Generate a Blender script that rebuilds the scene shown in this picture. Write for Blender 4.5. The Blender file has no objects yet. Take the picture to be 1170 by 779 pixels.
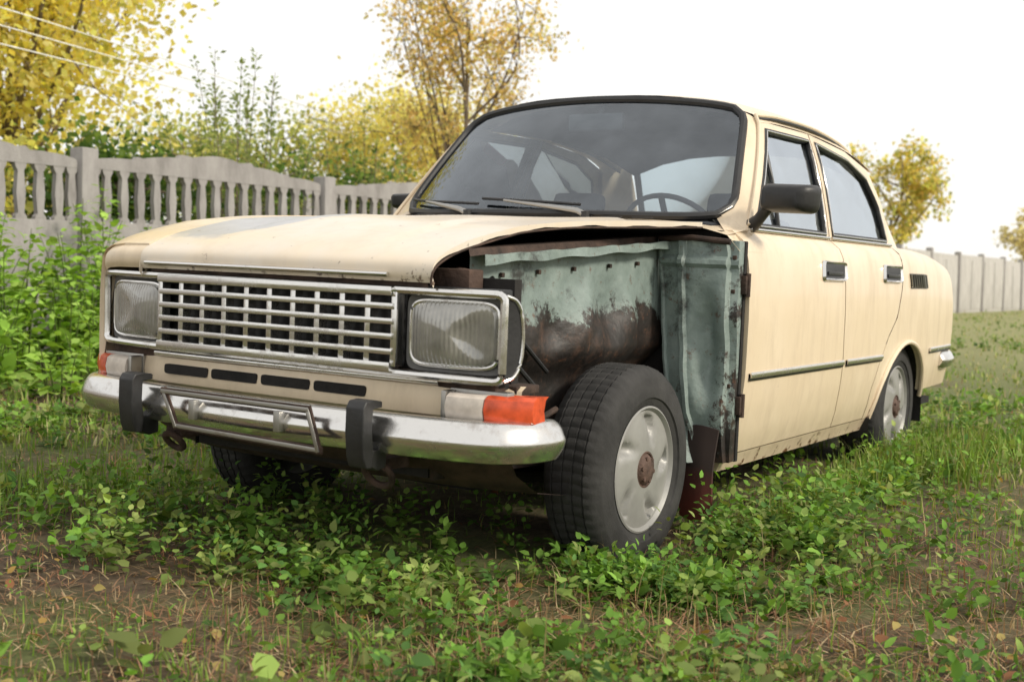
import bpy, bmesh, math, random
import numpy as np
from mathutils import Vector, Matrix
random.seed(7); rng=np.random.default_rng(11)
scene=bpy.context.scene
COL=scene.collection
# ------------------------------------------------------------------ node helpers
def newmat(name):
    m=bpy.data.materials.new(name); m.use_nodes=True
    nt=m.node_tree; b=nt.nodes.get("Principled BSDF")
    return m,nt,b
def N(nt,t,**k):
    n=nt.nodes.new(t)
    for a,v in k.items(): setattr(n,a,v)
    return n
def L(nt,a,b): nt.links.new(a,b)
def noise(nt,scale,detail=6,rough=.6,dist=0,stretch=None):
    tc=N(nt,'ShaderNodeTexCoord'); n=N(nt,'ShaderNodeTexNoise')
    n.inputs['Scale'].default_value=scale; n.inputs['Detail'].default_value=detail
    n.inputs['Roughness'].default_value=rough; n.inputs['Distortion'].default_value=dist
    if stretch:
        mp=N(nt,'ShaderNodeMapping'); mp.inputs['Scale'].default_value=stretch
        L(nt,tc.outputs['Object'],mp.inputs['Vector']); L(nt,mp.outputs['Vector'],n.inputs['Vector'])
    else: L(nt,tc.outputs['Object'],n.inputs['Vector'])
    return n.outputs['Fac']
def ramp(nt,fac,stops,interp='LINEAR'):
    r=N(nt,'ShaderNodeValToRGB'); cr=r.color_ramp; cr.interpolation=interp
    while len(cr.elements)<len(stops): cr.elements.new(.5)
    for e,(p,c) in zip(cr.elements,stops):
        e.position=p; e.color=(c[0],c[1],c[2],1) if hasattr(c,'__len__') else (c,c,c,1)
    L(nt,fac,r.inputs['Fac']); return r.outputs['Color']
def mixc(nt,fac,a,b,blend='MIX'):
    m=N(nt,'ShaderNodeMix',data_type='RGBA',blend_type=blend)
    for s,v in ((m.inputs['Factor'],fac),(m.inputs['A'],a),(m.inputs['B'],b)):
        if isinstance(v,(int,float)): s.default_value=v
        elif isinstance(v,tuple): s.default_value=(*v,1)
        else: L(nt,v,s)
    return m.outputs['Result']
def mth(nt,op,a,b=None,clamp=False):
    m=N(nt,'ShaderNodeMath',operation=op); m.use_clamp=clamp
    for i,v in enumerate((a,b)):
        if v is None: continue
        if isinstance(v,(int,float)): m.inputs[i].default_value=v
        else: L(nt,v,m.inputs[i])
    return m.outputs[0]
def objxyz(nt):
    tc=N(nt,'ShaderNodeTexCoord'); s=N(nt,'ShaderNodeSeparateXYZ'); L(nt,tc.outputs['Object'],s.inputs[0]); return s.outputs
def bump(nt,b,h,strength=.3,dist=.01):
    n=N(nt,'ShaderNodeBump'); n.inputs['Strength'].default_value=strength; n.inputs['Distance'].default_value=dist
    L(nt,h,n.inputs['Height']); L(nt,n.outputs['Normal'],b.inputs['Normal'])
def simple(name,c,rough=.5,metal=0,var=.25,scale=12,bmp=0):
    m,nt,b=newmat(name)
    n=noise(nt,scale)
    lo=tuple(x*(1-var) for x in c); hi=tuple(min(1,x*(1+var)) for x in c)
    L(nt,ramp(nt,n,[(.3,lo),(.7,hi)]),b.inputs['Base Color'])
    b.inputs['Roughness'].default_value=rough; b.inputs['Metallic'].default_value=metal
    if bmp: bump(nt,b,noise(nt,scale*4),bmp)
    return m
RUSTD=(.045,.022,.013); RUSTL=(.16,.065,.03)
def paint():
    m,nt,b=newmat('beige_car_paint')
    base=ramp(nt,noise(nt,3,4),[(.3,(.72,.585,.415)),(.7,(.785,.655,.485))])
    sp=objxyz(nt)
    g=noise(nt,9,8,.7,stretch=(1,1,.25))
    base=mixc(nt,ramp(nt,g,[(.47,0.0),(.76,.42)]),base,(.38,.29,.19))
    base=mixc(nt,ramp(nt,noise(nt,45,6,.8),[(.62,0),(.72,.4)]),base,(.25,.17,.10))
    low=mth(nt,'MULTIPLY',mth(nt,'SUBTRACT',.45,sp[2]),3.0,True)
    lowd=mth(nt,'MULTIPLY',low,noise(nt,14,6),True)
    base=mixc(nt,lowd,base,(.25,.18,.11))
    low2=mth(nt,'MULTIPLY',mth(nt,'SUBTRACT',.34,sp[2]),2.0,True)
    rs=mth(nt,'ADD',noise(nt,16,8,.7),low2)
    rm=ramp(nt,rs,[(.73,0),(.78,1)])
    rust=ramp(nt,noise(nt,40,5),[(.3,RUSTD),(.7,RUSTL)])
    base=mixc(nt,rm,base,rust)
    L(nt,base,b.inputs['Base Color'])
    L(nt,ramp(nt,g,[(.3,.28),(.7,.5)]),b.inputs['Roughness'])
    b.inputs['Coat Weight'].default_value=.3; b.inputs['Coat Roughness'].default_value=.12
    bump(nt,b,noise(nt,3.5,2),.12,.02)
    return m
def hoodpaint():
    m=paint(); m.name='weathered_hood_paint'
    nt=m.node_tree; b=nt.nodes.get("Principled BSDF")
    src=b.inputs['Base Color'].links[0].from_socket
    n=noise(nt,5,8,.65)
    c=mixc(nt,ramp(nt,n,[(.38,.35),(.62,.85)]),src,(.70,.64,.56))
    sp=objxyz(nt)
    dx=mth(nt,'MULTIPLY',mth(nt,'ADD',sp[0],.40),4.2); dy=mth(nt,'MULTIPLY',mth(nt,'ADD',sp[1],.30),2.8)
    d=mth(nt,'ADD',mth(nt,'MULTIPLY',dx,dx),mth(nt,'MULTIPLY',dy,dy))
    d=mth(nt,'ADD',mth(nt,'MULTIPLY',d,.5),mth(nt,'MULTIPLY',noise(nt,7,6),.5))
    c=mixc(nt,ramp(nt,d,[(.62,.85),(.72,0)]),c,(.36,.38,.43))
    fr=mth(nt,'MULTIPLY',mth(nt,'SUBTRACT',.815,sp[2]),3.0,True)
    rs=mth(nt,'ADD',noise(nt,30,8,.7),fr)
    c=mixc(nt,ramp(nt,rs,[(.64,0),(.70,.9)]),c,(.10,.05,.03))
    L(nt,c,b.inputs['Base Color'])
    return m
def chrome(name='worn_chrome',c=(.72,.71,.69),dirt=.45,rough=.10,bp=.03):
    m,nt,b=newmat(name)
    n=noise(nt,30,10,.75); n2=noise(nt,5,6,.6)
    nn=mth(nt,'ADD',mth(nt,'MULTIPLY',n,.6),mth(nt,'MULTIPLY',n2,.4))
    L(nt,mixc(nt,ramp(nt,nn,[(.53,0),(.65,dirt)]),c,(.22,.16,.12)),b.inputs['Base Color'])
    b.inputs['Metallic'].default_value=.96
    L(nt,ramp(nt,nn,[(.42,rough),(.66,.38)]),b.inputs['Roughness'])
    bump(nt,b,noise(nt,6,2),bp,.01)
    return m
def rustteal(name,thr,zdep,zref,ydep=0,gr=.49):
    m,nt,b=newmat(name)
    teal=ramp(nt,noise(nt,9,8,.7),[(.3,(.15,.195,.18)),(.55,(.225,.28,.26)),(.75,(.31,.365,.34))])
    rust=ramp(nt,noise(nt,15,8,.75),[(.25,(.010,.009,.009)),(.5,(.026,.020,.017)),(.75,(.10,.056,.038))])
    sp=objxyz(nt)
    v=mth(nt,'ADD',noise(nt,5,10,.7,dist=.3),mth(nt,'MULTIPLY',mth(nt,'SUBTRACT',sp[2],zref),zdep))
    fine=noise(nt,45,8,.85)
    v=mth(nt,'ADD',v,mth(nt,'MULTIPLY',mth(nt,'SUBTRACT',fine,.5),.40))
    if ydep: v=mth(nt,'ADD',v,mth(nt,'MULTIPLY',mth(nt,'SUBTRACT',sp[0],.66),ydep))
    c=mixc(nt,ramp(nt,v,[(thr-.02,0),(thr+.03,1)]),rust,teal)
    g2=mth(nt,'ADD',noise(nt,3.6,10,.7),mth(nt,'MULTIPLY',mth(nt,'SUBTRACT',fine,.5),.25))
    c=mixc(nt,ramp(nt,g2,[(gr,0),(gr+.10,.92)]),c,(.022,.020,.018))
    c=mixc(nt,ramp(nt,noise(nt,26,8,.8),[(.58,0),(.64,.85)]),c,(.12,.058,.033))
    L(nt,c,b.inputs['Base Color'])
    b.inputs['Roughness'].default_value=.55
    bump(nt,b,noise(nt,9,5,.5),.7,.02)
    return m
def glassmat(name,tint=(.86,.90,.89),fac=.10,add=0.0,rough=.015):
    m=bpy.data.materials.new(name); m.use_nodes=True; nt=m.node_tree; nt.nodes.clear()
    o=N(nt,'ShaderNodeOutputMaterial'); mx=N(nt,'ShaderNodeMixShader')
    tr=N(nt,'ShaderNodeBsdfTransparent'); gl=N(nt,'ShaderNodeBsdfGlossy'); fr=N(nt,'ShaderNodeFresnel')
    tr.inputs['Color'].default_value=(*tint,1); gl.inputs['Roughness'].default_value=rough
    gl.inputs['Color'].default_value=(.85,.92,1,1)
    fr.inputs['IOR'].default_value=1.5
    f=mth(nt,'ADD',mth(nt,'ADD',fr.outputs[0],add),mth(nt,'MULTIPLY',noise(nt,6,5),fac),True)
    L(nt,f,mx.inputs[0]); L(nt,tr.outputs[0],mx.inputs[1]); L(nt,gl.outputs[0],mx.inputs[2]); L(nt,mx.outputs[0],o.inputs[0])
    return m
def leafmat(name,trans=.45,rough=.55,boost=1.0,tc=(1.25,1.15,.6)):
    m=bpy.data.materials.new(name); m.use_nodes=True; nt=m.node_tree; nt.nodes.clear()
    o=N(nt,'ShaderNodeOutputMaterial'); mx=N(nt,'ShaderNodeMixShader')
    at=N(nt,'ShaderNodeAttribute',attribute_name='Col')
    c=mixc(nt,1.0,at.outputs['Color'],(boost,boost,boost),'MULTIPLY')
    p=N(nt,'ShaderNodeBsdfPrincipled'); p.inputs['Roughness'].default_value=rough; p.inputs['Specular IOR Level'].default_value=.25
    t=N(nt,'ShaderNodeBsdfTranslucent')
    L(nt,c,p.inputs['Base Color']); L(nt,mixc(nt,1.0,c,tc,'MULTIPLY'),t.inputs['Color'])
    mx.inputs[0].default_value=trans
    L(nt,p.outputs[0],mx.inputs[1]); L(nt,t.outputs[0],mx.inputs[2]); L(nt,mx.outputs[0],o.inputs[0])
    return m
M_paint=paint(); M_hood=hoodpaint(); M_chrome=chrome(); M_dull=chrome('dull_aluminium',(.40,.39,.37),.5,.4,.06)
M_rust=simple('rusty_steel',(.055,.033,.024),.85,0,.7,14,.5)
M_black=simple('black_plastic',(.018,.018,.019),.45,0,.3,20,.1)
M_rubber=simple('tyre_rubber',(.030,.029,.028),.85,0,.5,9,.3)
M_dark=simple('underbody_grime_and_shade',(.016,.014,.013),.9,0,.6,8,.4)
M_interior=simple('dark_interior_cloth',(.020,.023,.030),.85,0,.3,10)
M_seat=simple('seat_fabric',(.035,.034,.036),.9,0,.3,10)
M_teal=rustteal('teal_paint_with_rust',.50,2.6,.715,0,.53); M_teal2=rustteal('scraped_firewall_metal',.42,.25,.60,-.9,.50)
M_glass=glassmat('windscreen_glass',(.76,.84,.88),fac=.14,add=.04); M_glass2=glassmat('side_window_glass',fac=.15,add=.34)
M_orange=simple('orange_lamp_plastic',(.60,.085,.03),.25,0,.4,25)
M_white=simple('clear_lamp_plastic',(.56,.50,.44),.25,0,.25,20)
M_red=simple('red_lamp_plastic',(.4,.02,.02),.25)
M_rim=simple('grey_wheel_cover',(.30,.295,.28),.42,.2,.18,9,.04)
M_hub=simple('rusty_hub',(.10,.06,.045),.7,.2,.4,50,.3)
M_flap,_nt,_b=newmat('red_brown_mudflap'); _s=objxyz(_nt)
L(_nt,ramp(_nt,mth(_nt,'ADD',mth(_nt,'MULTIPLY',_s[2],2.0),mth(_nt,'MULTIPLY',noise(_nt,12,6),.4)),[(.45,(.16,.035,.026)),(.72,(.030,.018,.015))]),_b.inputs['Base Color']); _b.inputs['Roughness'].default_value=.85
M_lens,_nt,_b=newmat('ribbed_headlight_glass')
_w=N(_nt,'ShaderNodeTexWave',wave_type='BANDS',bands_direction='X'); _w.inputs['Scale'].default_value=28; _tc=N(_nt,'ShaderNodeTexCoord'); L(_nt,_tc.outputs['Object'],_w.inputs['Vector'])
L(_nt,ramp(_nt,noise(_nt,12,5),[(.3,(.20,.20,.19)),(.7,(.44,.43,.40))]),_b.inputs['Base Color'])
_b.inputs['Roughness'].default_value=.12; _b.inputs['Metallic'].default_value=.45; _b.inputs['Coat Weight'].default_value=1
bump(_nt,_b,_w.outputs['Fac'],.5,.004)
# ------------------------------------------------------------------ mesh builder
def cr(pts,n):
    P=np.array(pts,float); k=len(P)
    if k==2: return np.array([P[0]+(P[1]-P[0])*t for t in np.linspace(0,1,n)])
    P=np.vstack([2*P[0]-P[1],P,2*P[-1]-P[-2]])
    out=[]
    for t in np.linspace(0,k-1,n):
        i=min(int(t),k-2); f=t-i
        a,b,c,d=P[i],P[i+1],P[i+2],P[i+3]
        out.append(.5*((2*b)+(-a+c)*f+(2*a-5*b+4*c-d)*f*f+(-a+3*b-3*c+d)*f**3))
    return np.array(out)
class MB:
    def __init__(s): s.v=[];s.f=[];s.m=[]
    def add(s,v,f,m=0):
        o=len(s.v); s.v+= [tuple(map(float,p)) for p in v]; s.f+=[tuple(i+o for i in q) for q in f]; s.m+=[m]*len(f)
    def grid(s,G,m=0,skirt=None,closeu=False):
        G=np.array(G,float); a,b=G.shape[:2]
        v=G.reshape(-1,3); f=[]
        for i in range(a-1 if not closeu else a):
            for j in range(b-1):
                i2=(i+1)%a
                f.append((i*b+j,i*b+j+1,i2*b+j+1,i2*b+j))
        s.add(v,f,m)
        if skirt is not None:
            loop=[G[0,j] for j in range(b)]+[G[i,b-1] for i in range(1,a)]+[G[a-1,j] for j in range(b-2,-1,-1)]+[G[i,0] for i in range(a-2,0,-1)]
            n=len(loop); sk=np.array(skirt)
            vv=loop+[p+sk for p in loop]
            s.add(vv,[(i,(i+1)%n,n+(i+1)%n,n+i) for i in range(n)],m)
    def patch(s,ctrl,nu,nv,m=0,skirt=None):
        rows=[cr(r,nv) for r in ctrl]
        cols=[cr([rows[i][j] for i in range(len(rows))],nu) for j in range(nv)]
        G=np.array(cols).transpose(1,0,2); s.grid(G,m,skirt)
    def ruled(s,A,B,n,m=0,nv=4):
        A=cr(A,n);B=cr(B,n); s.grid(np.array([A+(B-A)*t for t in np.linspace(0,1,nv)]),m)
    def box(s,c,size,m=0,bev=.004,rot=None):
        bm=bmesh.new(); bmesh.ops.create_cube(bm,size=1)
        for v in bm.verts: v.co=Vector((v.co.x*size[0],v.co.y*size[1],v.co.z*size[2]))
        if bev: bmesh.ops.bevel(bm,geom=bm.edges[:],offset=min(bev,min(size)*.4),segments=2,affect='EDGES',profile=.6)
        R=Matrix.Identity(3) if rot is None else rot
        bm.verts.index_update()
        s.add([Vector(c)+R@v.co for v in bm.verts],[[v.index for v in f.verts] for f in bm.faces],m); bm.free()
    def tube(s,pts,r,m=0,seg=8,closed=False,flat=1.0,up=(0,0,1)):
        P=[Vector(p) for p in pts]; n=len(P); R=r if hasattr(r,'__len__') else [r]*n
        rings=[]
        for i,p in enumerate(P):
            if closed: t=(P[(i+1)%n]-P[i-1])
            else: t=(P[min(i+1,n-1)]-P[max(i-1,0)])
            t.normalize(); u=Vector(up)
            if abs(t.dot(u))>.95: u=Vector((1,0,0))
            a=t.cross(u).normalized(); b=a.cross(t)
            rings.append([p+(a*math.cos(2*math.pi*k/seg)*flat+b*math.sin(2*math.pi*k/seg))*R[i] for k in range(seg)])
        v=[q for g in rings for q in g]; f=[]
        for i in range(n if closed else n-1):
            j=(i+1)%n
            for k in range(seg): f.append((i*seg+k,i*seg+(k+1)%seg,j*seg+(k+1)%seg,j*seg+k))
        if not closed: f+= [tuple(range(seg)),tuple((n-1)*seg+k for k in range(seg))]
        s.add(v,f,m)
    def prism(s,poly,axis,a,b,m=0):
        def mk(p,t):
            l=[p[0],p[1]]; l.insert(axis,t); return l
        n=len(poly); v=[mk(p,a) for p in poly]+[mk(p,b) for p in poly]
        f=[tuple(range(n)),tuple(range(2*n-1,n-1,-1))]+[(i,(i+1)%n,n+(i+1)%n,n+i) for i in range(n)]
        s.add(v,f,m)
    def revolve(s,prof,c,m=0,seg=48,axis=0):
        G=[]
        for k in range(seg):
            a=2*math.pi*k/seg
            G.append([(c[0]+x,c[1]+r*math.cos(a),c[2]+r*math.sin(a)) for x,r in prof])
        s.grid(G,m,closeu=True)
    def build(s,name,parent=None,mats=(),angle=38,bev=0,mirror=False):
        me=bpy.data.meshes.new(name); v=s.v
        if mirror: v=[(-x,y,z) for x,y,z in v]
        me.from_pydata(v,[],s.f); me.update()
        for mt in mats: me.materials.append(mt)
        me.polygons.foreach_set('material_index',s.m); me.polygons.foreach_set('use_smooth',[True]*len(s.f))
        bm=bmesh.new(); bm.from_mesh(me); bmesh.ops.remove_doubles(bm,verts=bm.verts,dist=.0004); bmesh.ops.recalc_face_normals(bm,faces=bm.faces); bm.to_mesh(me); bm.free()
        me.set_sharp_from_angle(angle=math.radians(angle))
        ob=bpy.data.objects.new(name,me); COL.objects.link(ob)
        if parent: ob.parent=parent
        if bev:
            md=ob.modifiers.new('bevel','BEVEL'); md.width=bev; md.segments=2; md.limit_method='ANGLE'
        return ob
# ------------------------------------------------------------------ CAR
car=bpy.data.objects.new('parked_car',None); COL.objects.link(car)
TH=math.radians(1.5)
car.rotation_euler=(0,TH,0); car.location=(.7-.7*math.cos(TH),0,.7*math.sin(TH))
car['label']='old beige four door sedan missing a front fender, parked on weeds'; car['category']='car'
def ztop(y): return np.interp(y,[0,2.2,2.5,2.8,3.0,3.1],[.965,.965,.960,.945,.925,.908])
def S(y,z):
    if z<.965 or y>2.16:
        dz=(.965-ztop(y))*min(1,max(0,(z-.55)/.3)); z=z+dz
    x=np.interp(z,[.24,.28,.34,.45,.53,.70,.78,.84,.89,.925,.95,.965,1.05,1.15,1.25,1.33,1.38],
                  [.715,.733,.750,.768,.775,.777,.775,.771,.764,.752,.735,.705,.686,.660,.628,.595,.570])
    if y<0: x*=1-.105*(y/.7)**2
    if y>2.0: x*=1-.045*((y-2.0)/1.1)**2
    return float(x)
AY,AZ,AA,AB=2.24,.24,.375,.335
def sp(y,z,sx=1,off=0): return (sx*(S(y,z)+off),y,z)
def sidepanel(mb,yl,yr,z0,z1,nz=22,ny=14,m=0,sx=1,skirt=.022,zs=None):
    G=[]
    for z in (zs if zs is not None else np.linspace(z0,z1,nz)):
        a,b=yl(z),yr(z); G.append([sp(y,z,sx) for y in np.linspace(a,b,ny)])
    mb.grid(G,m,skirt=(-sx*skirt,0,0) if skirt else None)
def rear_edge(z): return float(np.interp(z,[.28,.40,.50,.60,.68,.80,.965],[1.80,1.81,1.86,1.95,2.06,2.12,2.155]))
def frontseam(z): return float(np.interp(z,[.28,.6,.965],[1.425,1.40,1.385]))
def loop_on_side(pts,n,sx,off=0):
    out=[]
    k=len(pts)
    for i in range(k):
        a=np.array(pts[i]);b=np.array(pts[(i+1)%k])
        for t in np.arange(n)/n:
            q=a+(b-a)*t; out.append(sp(q[0],q[1],sx,off))
    return out
def rounded(pts,r,n=5):
    out=[];k=len(pts)
    for i in range(k):
        p=np.array(pts[i],float);a=np.array(pts[i-1],float);b=np.array(pts[(i+1)%k],float)
        da=(a-p);db=(b-p);ra=min(r,np.linalg.norm(da)*.45);rb=min(r,np.linalg.norm(db)*.45)
        p1=p+da/np.linalg.norm(da)*ra;p2=p+db/np.linalg.norm(db)*rb
        for t in np.linspace(0,1,n): out.append(tuple((1-t)**2*p1+2*t*(1-t)*p+t*t*p2))
    return out
def framestrip(mb,outer,inner,sx,m=0,n=8,depth=.02):
    A=loop_on_side(outer,n,sx,.002); B=loop_on_side(inner,n,sx,.002); k=len(A)
    A2=[(p[0]-sx*depth,p[1],p[2]) for p in A]; B2=[(p[0]-sx*depth,p[1],p[2]) for p in B]
    mb.add(A+B+A2+B2,[(i,(i+1)%k,k+(i+1)%k,k+i) for i in range(k)]+[(i,(i+1)%k,2*k+(i+1)%k,2*k+i) for i in range(k)]+[(k+i,k+(i+1)%k,3*k+(i+1)%k,3*k+i) for i in range(k)],m)
def trimstrip(mb,ys,sx,mb_,mc_):
    mb.tube([sp(y,.523,sx,.003) for y in ys],.012,mb_,seg=8,flat=.4)
    mb.tube([sp(y,.528,sx,.006) for y in ys],.0095,mc_,seg=8,flat=.5)
def door(name,yl,yr,outer,inner,sx,hy,z0):
    mb=MB()
    sidepanel(mb,lambda z:yl(z)+.004,lambda z:yr(z)-.004,z0,.963,24,16,0,sx)
    framestrip(mb,outer,inner,sx,0)
    ys=np.linspace(outer[0][0]+.01,outer[1][0]-.01,12)
    mb.tube([sp(y,.972,sx,.006) for y in ys],.006,1)
    mb.tube(loop_on_side(inner,8,sx,-.002),.010,2,closed=True)
    mb.tube(loop_on_side(inner,8,sx,.006),.003,1,closed=True)
    trimstrip(mb,np.linspace(yl(.525)+.03,yr(.525)-.01,10),sx,2,1)
    if yl(.5)<1:
        mb.tube([sp(y,z,sx,-.004) for y,z in zip(np.linspace(.905,.935,6),np.linspace(.985,1.255,6))],.008,2)
        if sx>0:
            for hz_ in (.80,.44):
                mb.box((.766,yl(hz_)-.016,hz_),(.022,.030,.055),3); mb.tube([(.775,yl(hz_)-.012,hz_-.035),(.775,yl(hz_)-.012,hz_+.035)],.009,3)
    d=mb.build(name,car,[M_paint,M_chrome,M_black,M_rust])
    g=MB(); P=loop_on_side(inner,6,sx,-.010); c=np.mean(np.array(P),axis=0); k=len(P)
    rings=[[c+(np.array(p)-c)*t for p in P] for t in (1.01,.66,.33)]
    g.add([p for r in rings for p in r]+[c],[(r*k+i,r*k+(i+1)%k,(r+1)*k+(i+1)%k,(r+1)*k+i) for r in range(2) for i in range(k)]+[(2*k+i,2*k+(i+1)%k,3*k) for i in range(k)],0)
    g.build('door_window',d,[M_glass2])
    h=MB()
    fr=rounded([(hy-.128,.818),(hy+.115,.818),(hy+.128,.890),(hy-.115,.890)],.018,4)
    fi=rounded([(hy-.113,.829),(hy+.102,.829),(hy+.113,.879),(hy-.102,.879)],.012,4)
    kk=len(fr)
    A=[sp(y,z,sx,.001) for y,z in fr];B=[sp(y,z,sx,.011) for y,z in [((a[0]*.6+b[0]*.4),(a[1]*.6+b[1]*.4)) for a,b in zip(fr,fi)]];C_=[sp(y,z,sx,.004) for y,z in fi]
    h.add(A+B+C_,[(i,(i+1)%kk,kk+(i+1)%kk,kk+i) for i in range(kk)]+[(kk+i,kk+(i+1)%kk,2*kk+(i+1)%kk,2*kk+i) for i in range(kk)],0)
    h.add(C_,[tuple(range(kk))],1)
    h.box(sp(hy,.846,sx,.006),(.006,.16,.014),1)
    h.build('door_handle',d,[M_chrome,M_black])
    return d
FO=[(.63,.965),(1.382,.965),(1.432,1.352),(.955,1.345)]; FI=[(.70,.985),(1.352,.985),(1.400,1.322),(.985,1.315)]
RO=[(1.392,.965),(2.155,.965),(2.125,1.14),(2.045,1.27),(1.82,1.325),(1.442,1.352)]; RI=[(1.425,.985),(2.095,.985),(2.065,1.12),(1.985,1.228),(1.80,1.288),(1.475,1.320)]
for sx in (1,-1):
    fd=door('front_door',lambda z:.49,frontseam,FO,FI,sx,1.27,.288)
    rd=door('rear_door',frontseam,rear_edge,RO,RI,sx,1.98,.288)
    mm=MB(); 
    prof=rounded([(-.098,-.046),(.090,-.052),(.100,.042),(-.092,.050)],.028,6)
    R=Matrix.Rotation(math.radians(-8)*sx,3,'Z')
    mc=Vector((.832,.62,1.068)) if sx>0 else Vector((-.765,.80,1.06)); k_=.92 if sx>0 else .62
    lay=[]
    for t,sc in ((-.050,.60),(-.042,.78),(-.022,.93),(.01,.99),(.035,1.0),(.045,.97)):
        lay.append([tuple(mc+R@Vector((sx*a*sc*k_,t,b*sc*k_))) for a,b in prof])
    mm.grid(np.array(lay).transpose(1,0,2),0,closeu=True)
    mm.add(lay[0],[tuple(range(len(prof)))],0); mm.add([(p[0],p[1]-.006,p[2]) for p in lay[-1]],[tuple(range(len(prof)))],1)
    mm.tube([(mc.x-sx*.07*k_,mc.y,mc.z-.03),(sx*.735,mc.y+.02,1.005),(sx*.705,mc.y+.04,.985)],[.018,.018,.024],0)
    mm.build('side_mirror',fd,[M_black,M_chrome],45)
# ---- body shell
b=MB()
def arch_f(z): 
    t=max(0,1-((z-AZ)/AB)**2); return AY-AA*math.sqrt(t)
def arch_r(z):
    t=max(0,1-((z-AZ)/AB)**2); return AY+AA*math.sqrt(t)
zz=AZ+AB*np.sin(np.linspace(math.asin((.285-AZ)/AB),math.pi/2,20))
def rend(z): return float(np.interp(z,[.35,.6,.75,.92],[3.09,3.125,3.115,3.085]))
for sx in (1,-1):
    sidepanel(b,lambda z:rear_edge(z)+.005,arch_f,0,0,ny=6,sx=sx,zs=zz,skirt=.02)
    z2=AZ+AB*np.sin(np.linspace(math.asin((.35-AZ)/AB),math.pi/2,20))
    sidepanel(b,arch_r,rend,0,0,ny=14,sx=sx,zs=z2,skirt=.02)
    G=[]
    for z in np.linspace(AZ+AB,.965,16):
        a=rear_edge(z)+.005; G.append([])
        for t in np.linspace(0,1,26):
            y=a+(rend(z)-a)*t; zt=ztop(y); zr=AZ+AB+(z-AZ-AB)/(.965-AZ-AB)*(zt-AZ-AB)
            G[-1].append(sp(y,zr,sx))
    b.grid(G,0)
    b.tube([sp(AY+AA*math.cos(a)*1.0,AZ+AB*math.sin(a),sx,.004) for a in np.linspace(.25,math.pi-.13,26)],.010,0)
    G=[]
    for a in np.linspace(-.1,math.pi+.1,20):
        G.append([(sx*x,AY+(AA+.01)*math.cos(a),AZ+(AB+.01)*math.sin(a)) for x in (.745,.6,.42)])
    b.grid(G,1)
    b.prism([(AY-.4,.2),(AY+.4,.2),(AY+.4,.62),(AY-.4,.62)],0,sx*.42,sx*.41,1)
    G=[[sp(y,z,sx,-.004) for y in np.linspace(.46,1.86,20)] for z in (.235,.25,.27,.283)]
    b.grid(G,0,skirt=(-sx*.05,0,0))
    b.box((sx*.70,1.3,.60),(.02,1.66,.66),1,0)  # dark inner sheet added to block light through the door seams
    def WS(u,v):
        sh=1-.07*abs(2*v-1)**10; vv=.5+(v-.5)*(1-.05*abs(u)**10); u2=u*sh
        w=.648-.105*vv; return np.array((u2*w,(.45+.19*u2*u2)*(1-vv)+(.875+.075*u2*u2)*vv,1.003*(1-vv)+(1.425-.035*u2*u2)*vv+.05*vv*(1-vv)))
    A=[(sx*S(1,.965+.385*v),.625+.33*v,.965+.385*v) for v in np.linspace(0,1,9)]
    B=[tuple(WS(sx,v)+np.array((sx*.012,.0,0))) for v in np.linspace(0,1,9)]
    b.ruled(A,B,18,0)
    A=[sp(2.155,.965,sx),sp(2.125,1.14,sx),sp(2.045,1.27,sx),sp(1.98,1.315,sx)]
    B=[(sx*.63,2.52,.965),(sx*.585,2.36,1.15),(sx*.55,2.22,1.29),(sx*.54,2.12,1.345)]
    b.ruled(A,B,16,0)
    b.grid([[sp(y,z,sx,-.014) for y in (1.36,1.47)] for z in np.linspace(.965,1.35,8)],6)
yc=[.868,1.1,1.5,1.9,2.22]; ys_=[.955,1.15,1.5,1.88,2.13]; zc=[1.437,1.462,1.468,1.445,1.385]; zs_=[1.368,1.380,1.380,1.350,1.290]; xh=[.566,.576,.576,.566,.548]
ctrl=[]
for k in range(5):
    row=[]
    for s_ in np.linspace(-1,1,15):
        row.append((xh[k]*s_,yc[k]+(ys_[k]-yc[k])*s_*s_,zc[k]-(zc[k]-zs_[k])*abs(s_)**3.4))
    ctrl.append(row)
cols=[cr([ctrl[i][j] for i in range(5)],24) for j in range(15)]
b.grid(np.array(cols).transpose(1,0,2),0)
for sx in (1,-1):
    side=cr([(sx*xh[i],ys_[i],zs_[i]) for i in range(5)],20)
    top=[]
    for p in side: top.append((sx*(S(p[1],p[2]-.03)+.002),p[1],p[2]-.028))
    b.grid([side,top],0)
    gut=[(p[0]+sx*.010,p[1],p[2]-.004) for p in side]
    low=[(sx*(S(1,.965+.385*v)+.004),.62+.33*v,.965+.385*v) for v in np.linspace(0.05,.95,8)]
    b.tube(low+gut,.007,0)
    b.tube([(p[0]+sx*.002,p[1],p[2]-.010) for p in gut],.005,6)
b.grid([[(xh[k]*.9*s_,yc[k]+(ys_[k]-yc[k])*s_*s_+.02,zc[k]-.03-(zc[k]-zs_[k])*abs(s_)**3) for s_ in np.linspace(-1,1,9)] for k in range(5)],7)
F=[(x,.435,.984-.038*(abs(x)/.72)**6+.008*(1-(x/.72)**2)) for x in np.linspace(-.72,.72,13)]
Rr=[]
for x in np.linspace(-.72,.72,13):
    u=x/.72; p=WS(u*.99,0); Rr.append((x if abs(u)>.95 else p[0]*(1-abs(u)**6)+x*abs(u)**6,p[1],p[2]-.01-.03*abs(u)**8))
b.ruled(F,Rr,40,0,5)
for x0 in np.linspace(-.42,.42,9): b.box((x0,.455+.06*x0*x0,.998-.02*x0*x0),(.07,.012,.004),6,.001)
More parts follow.
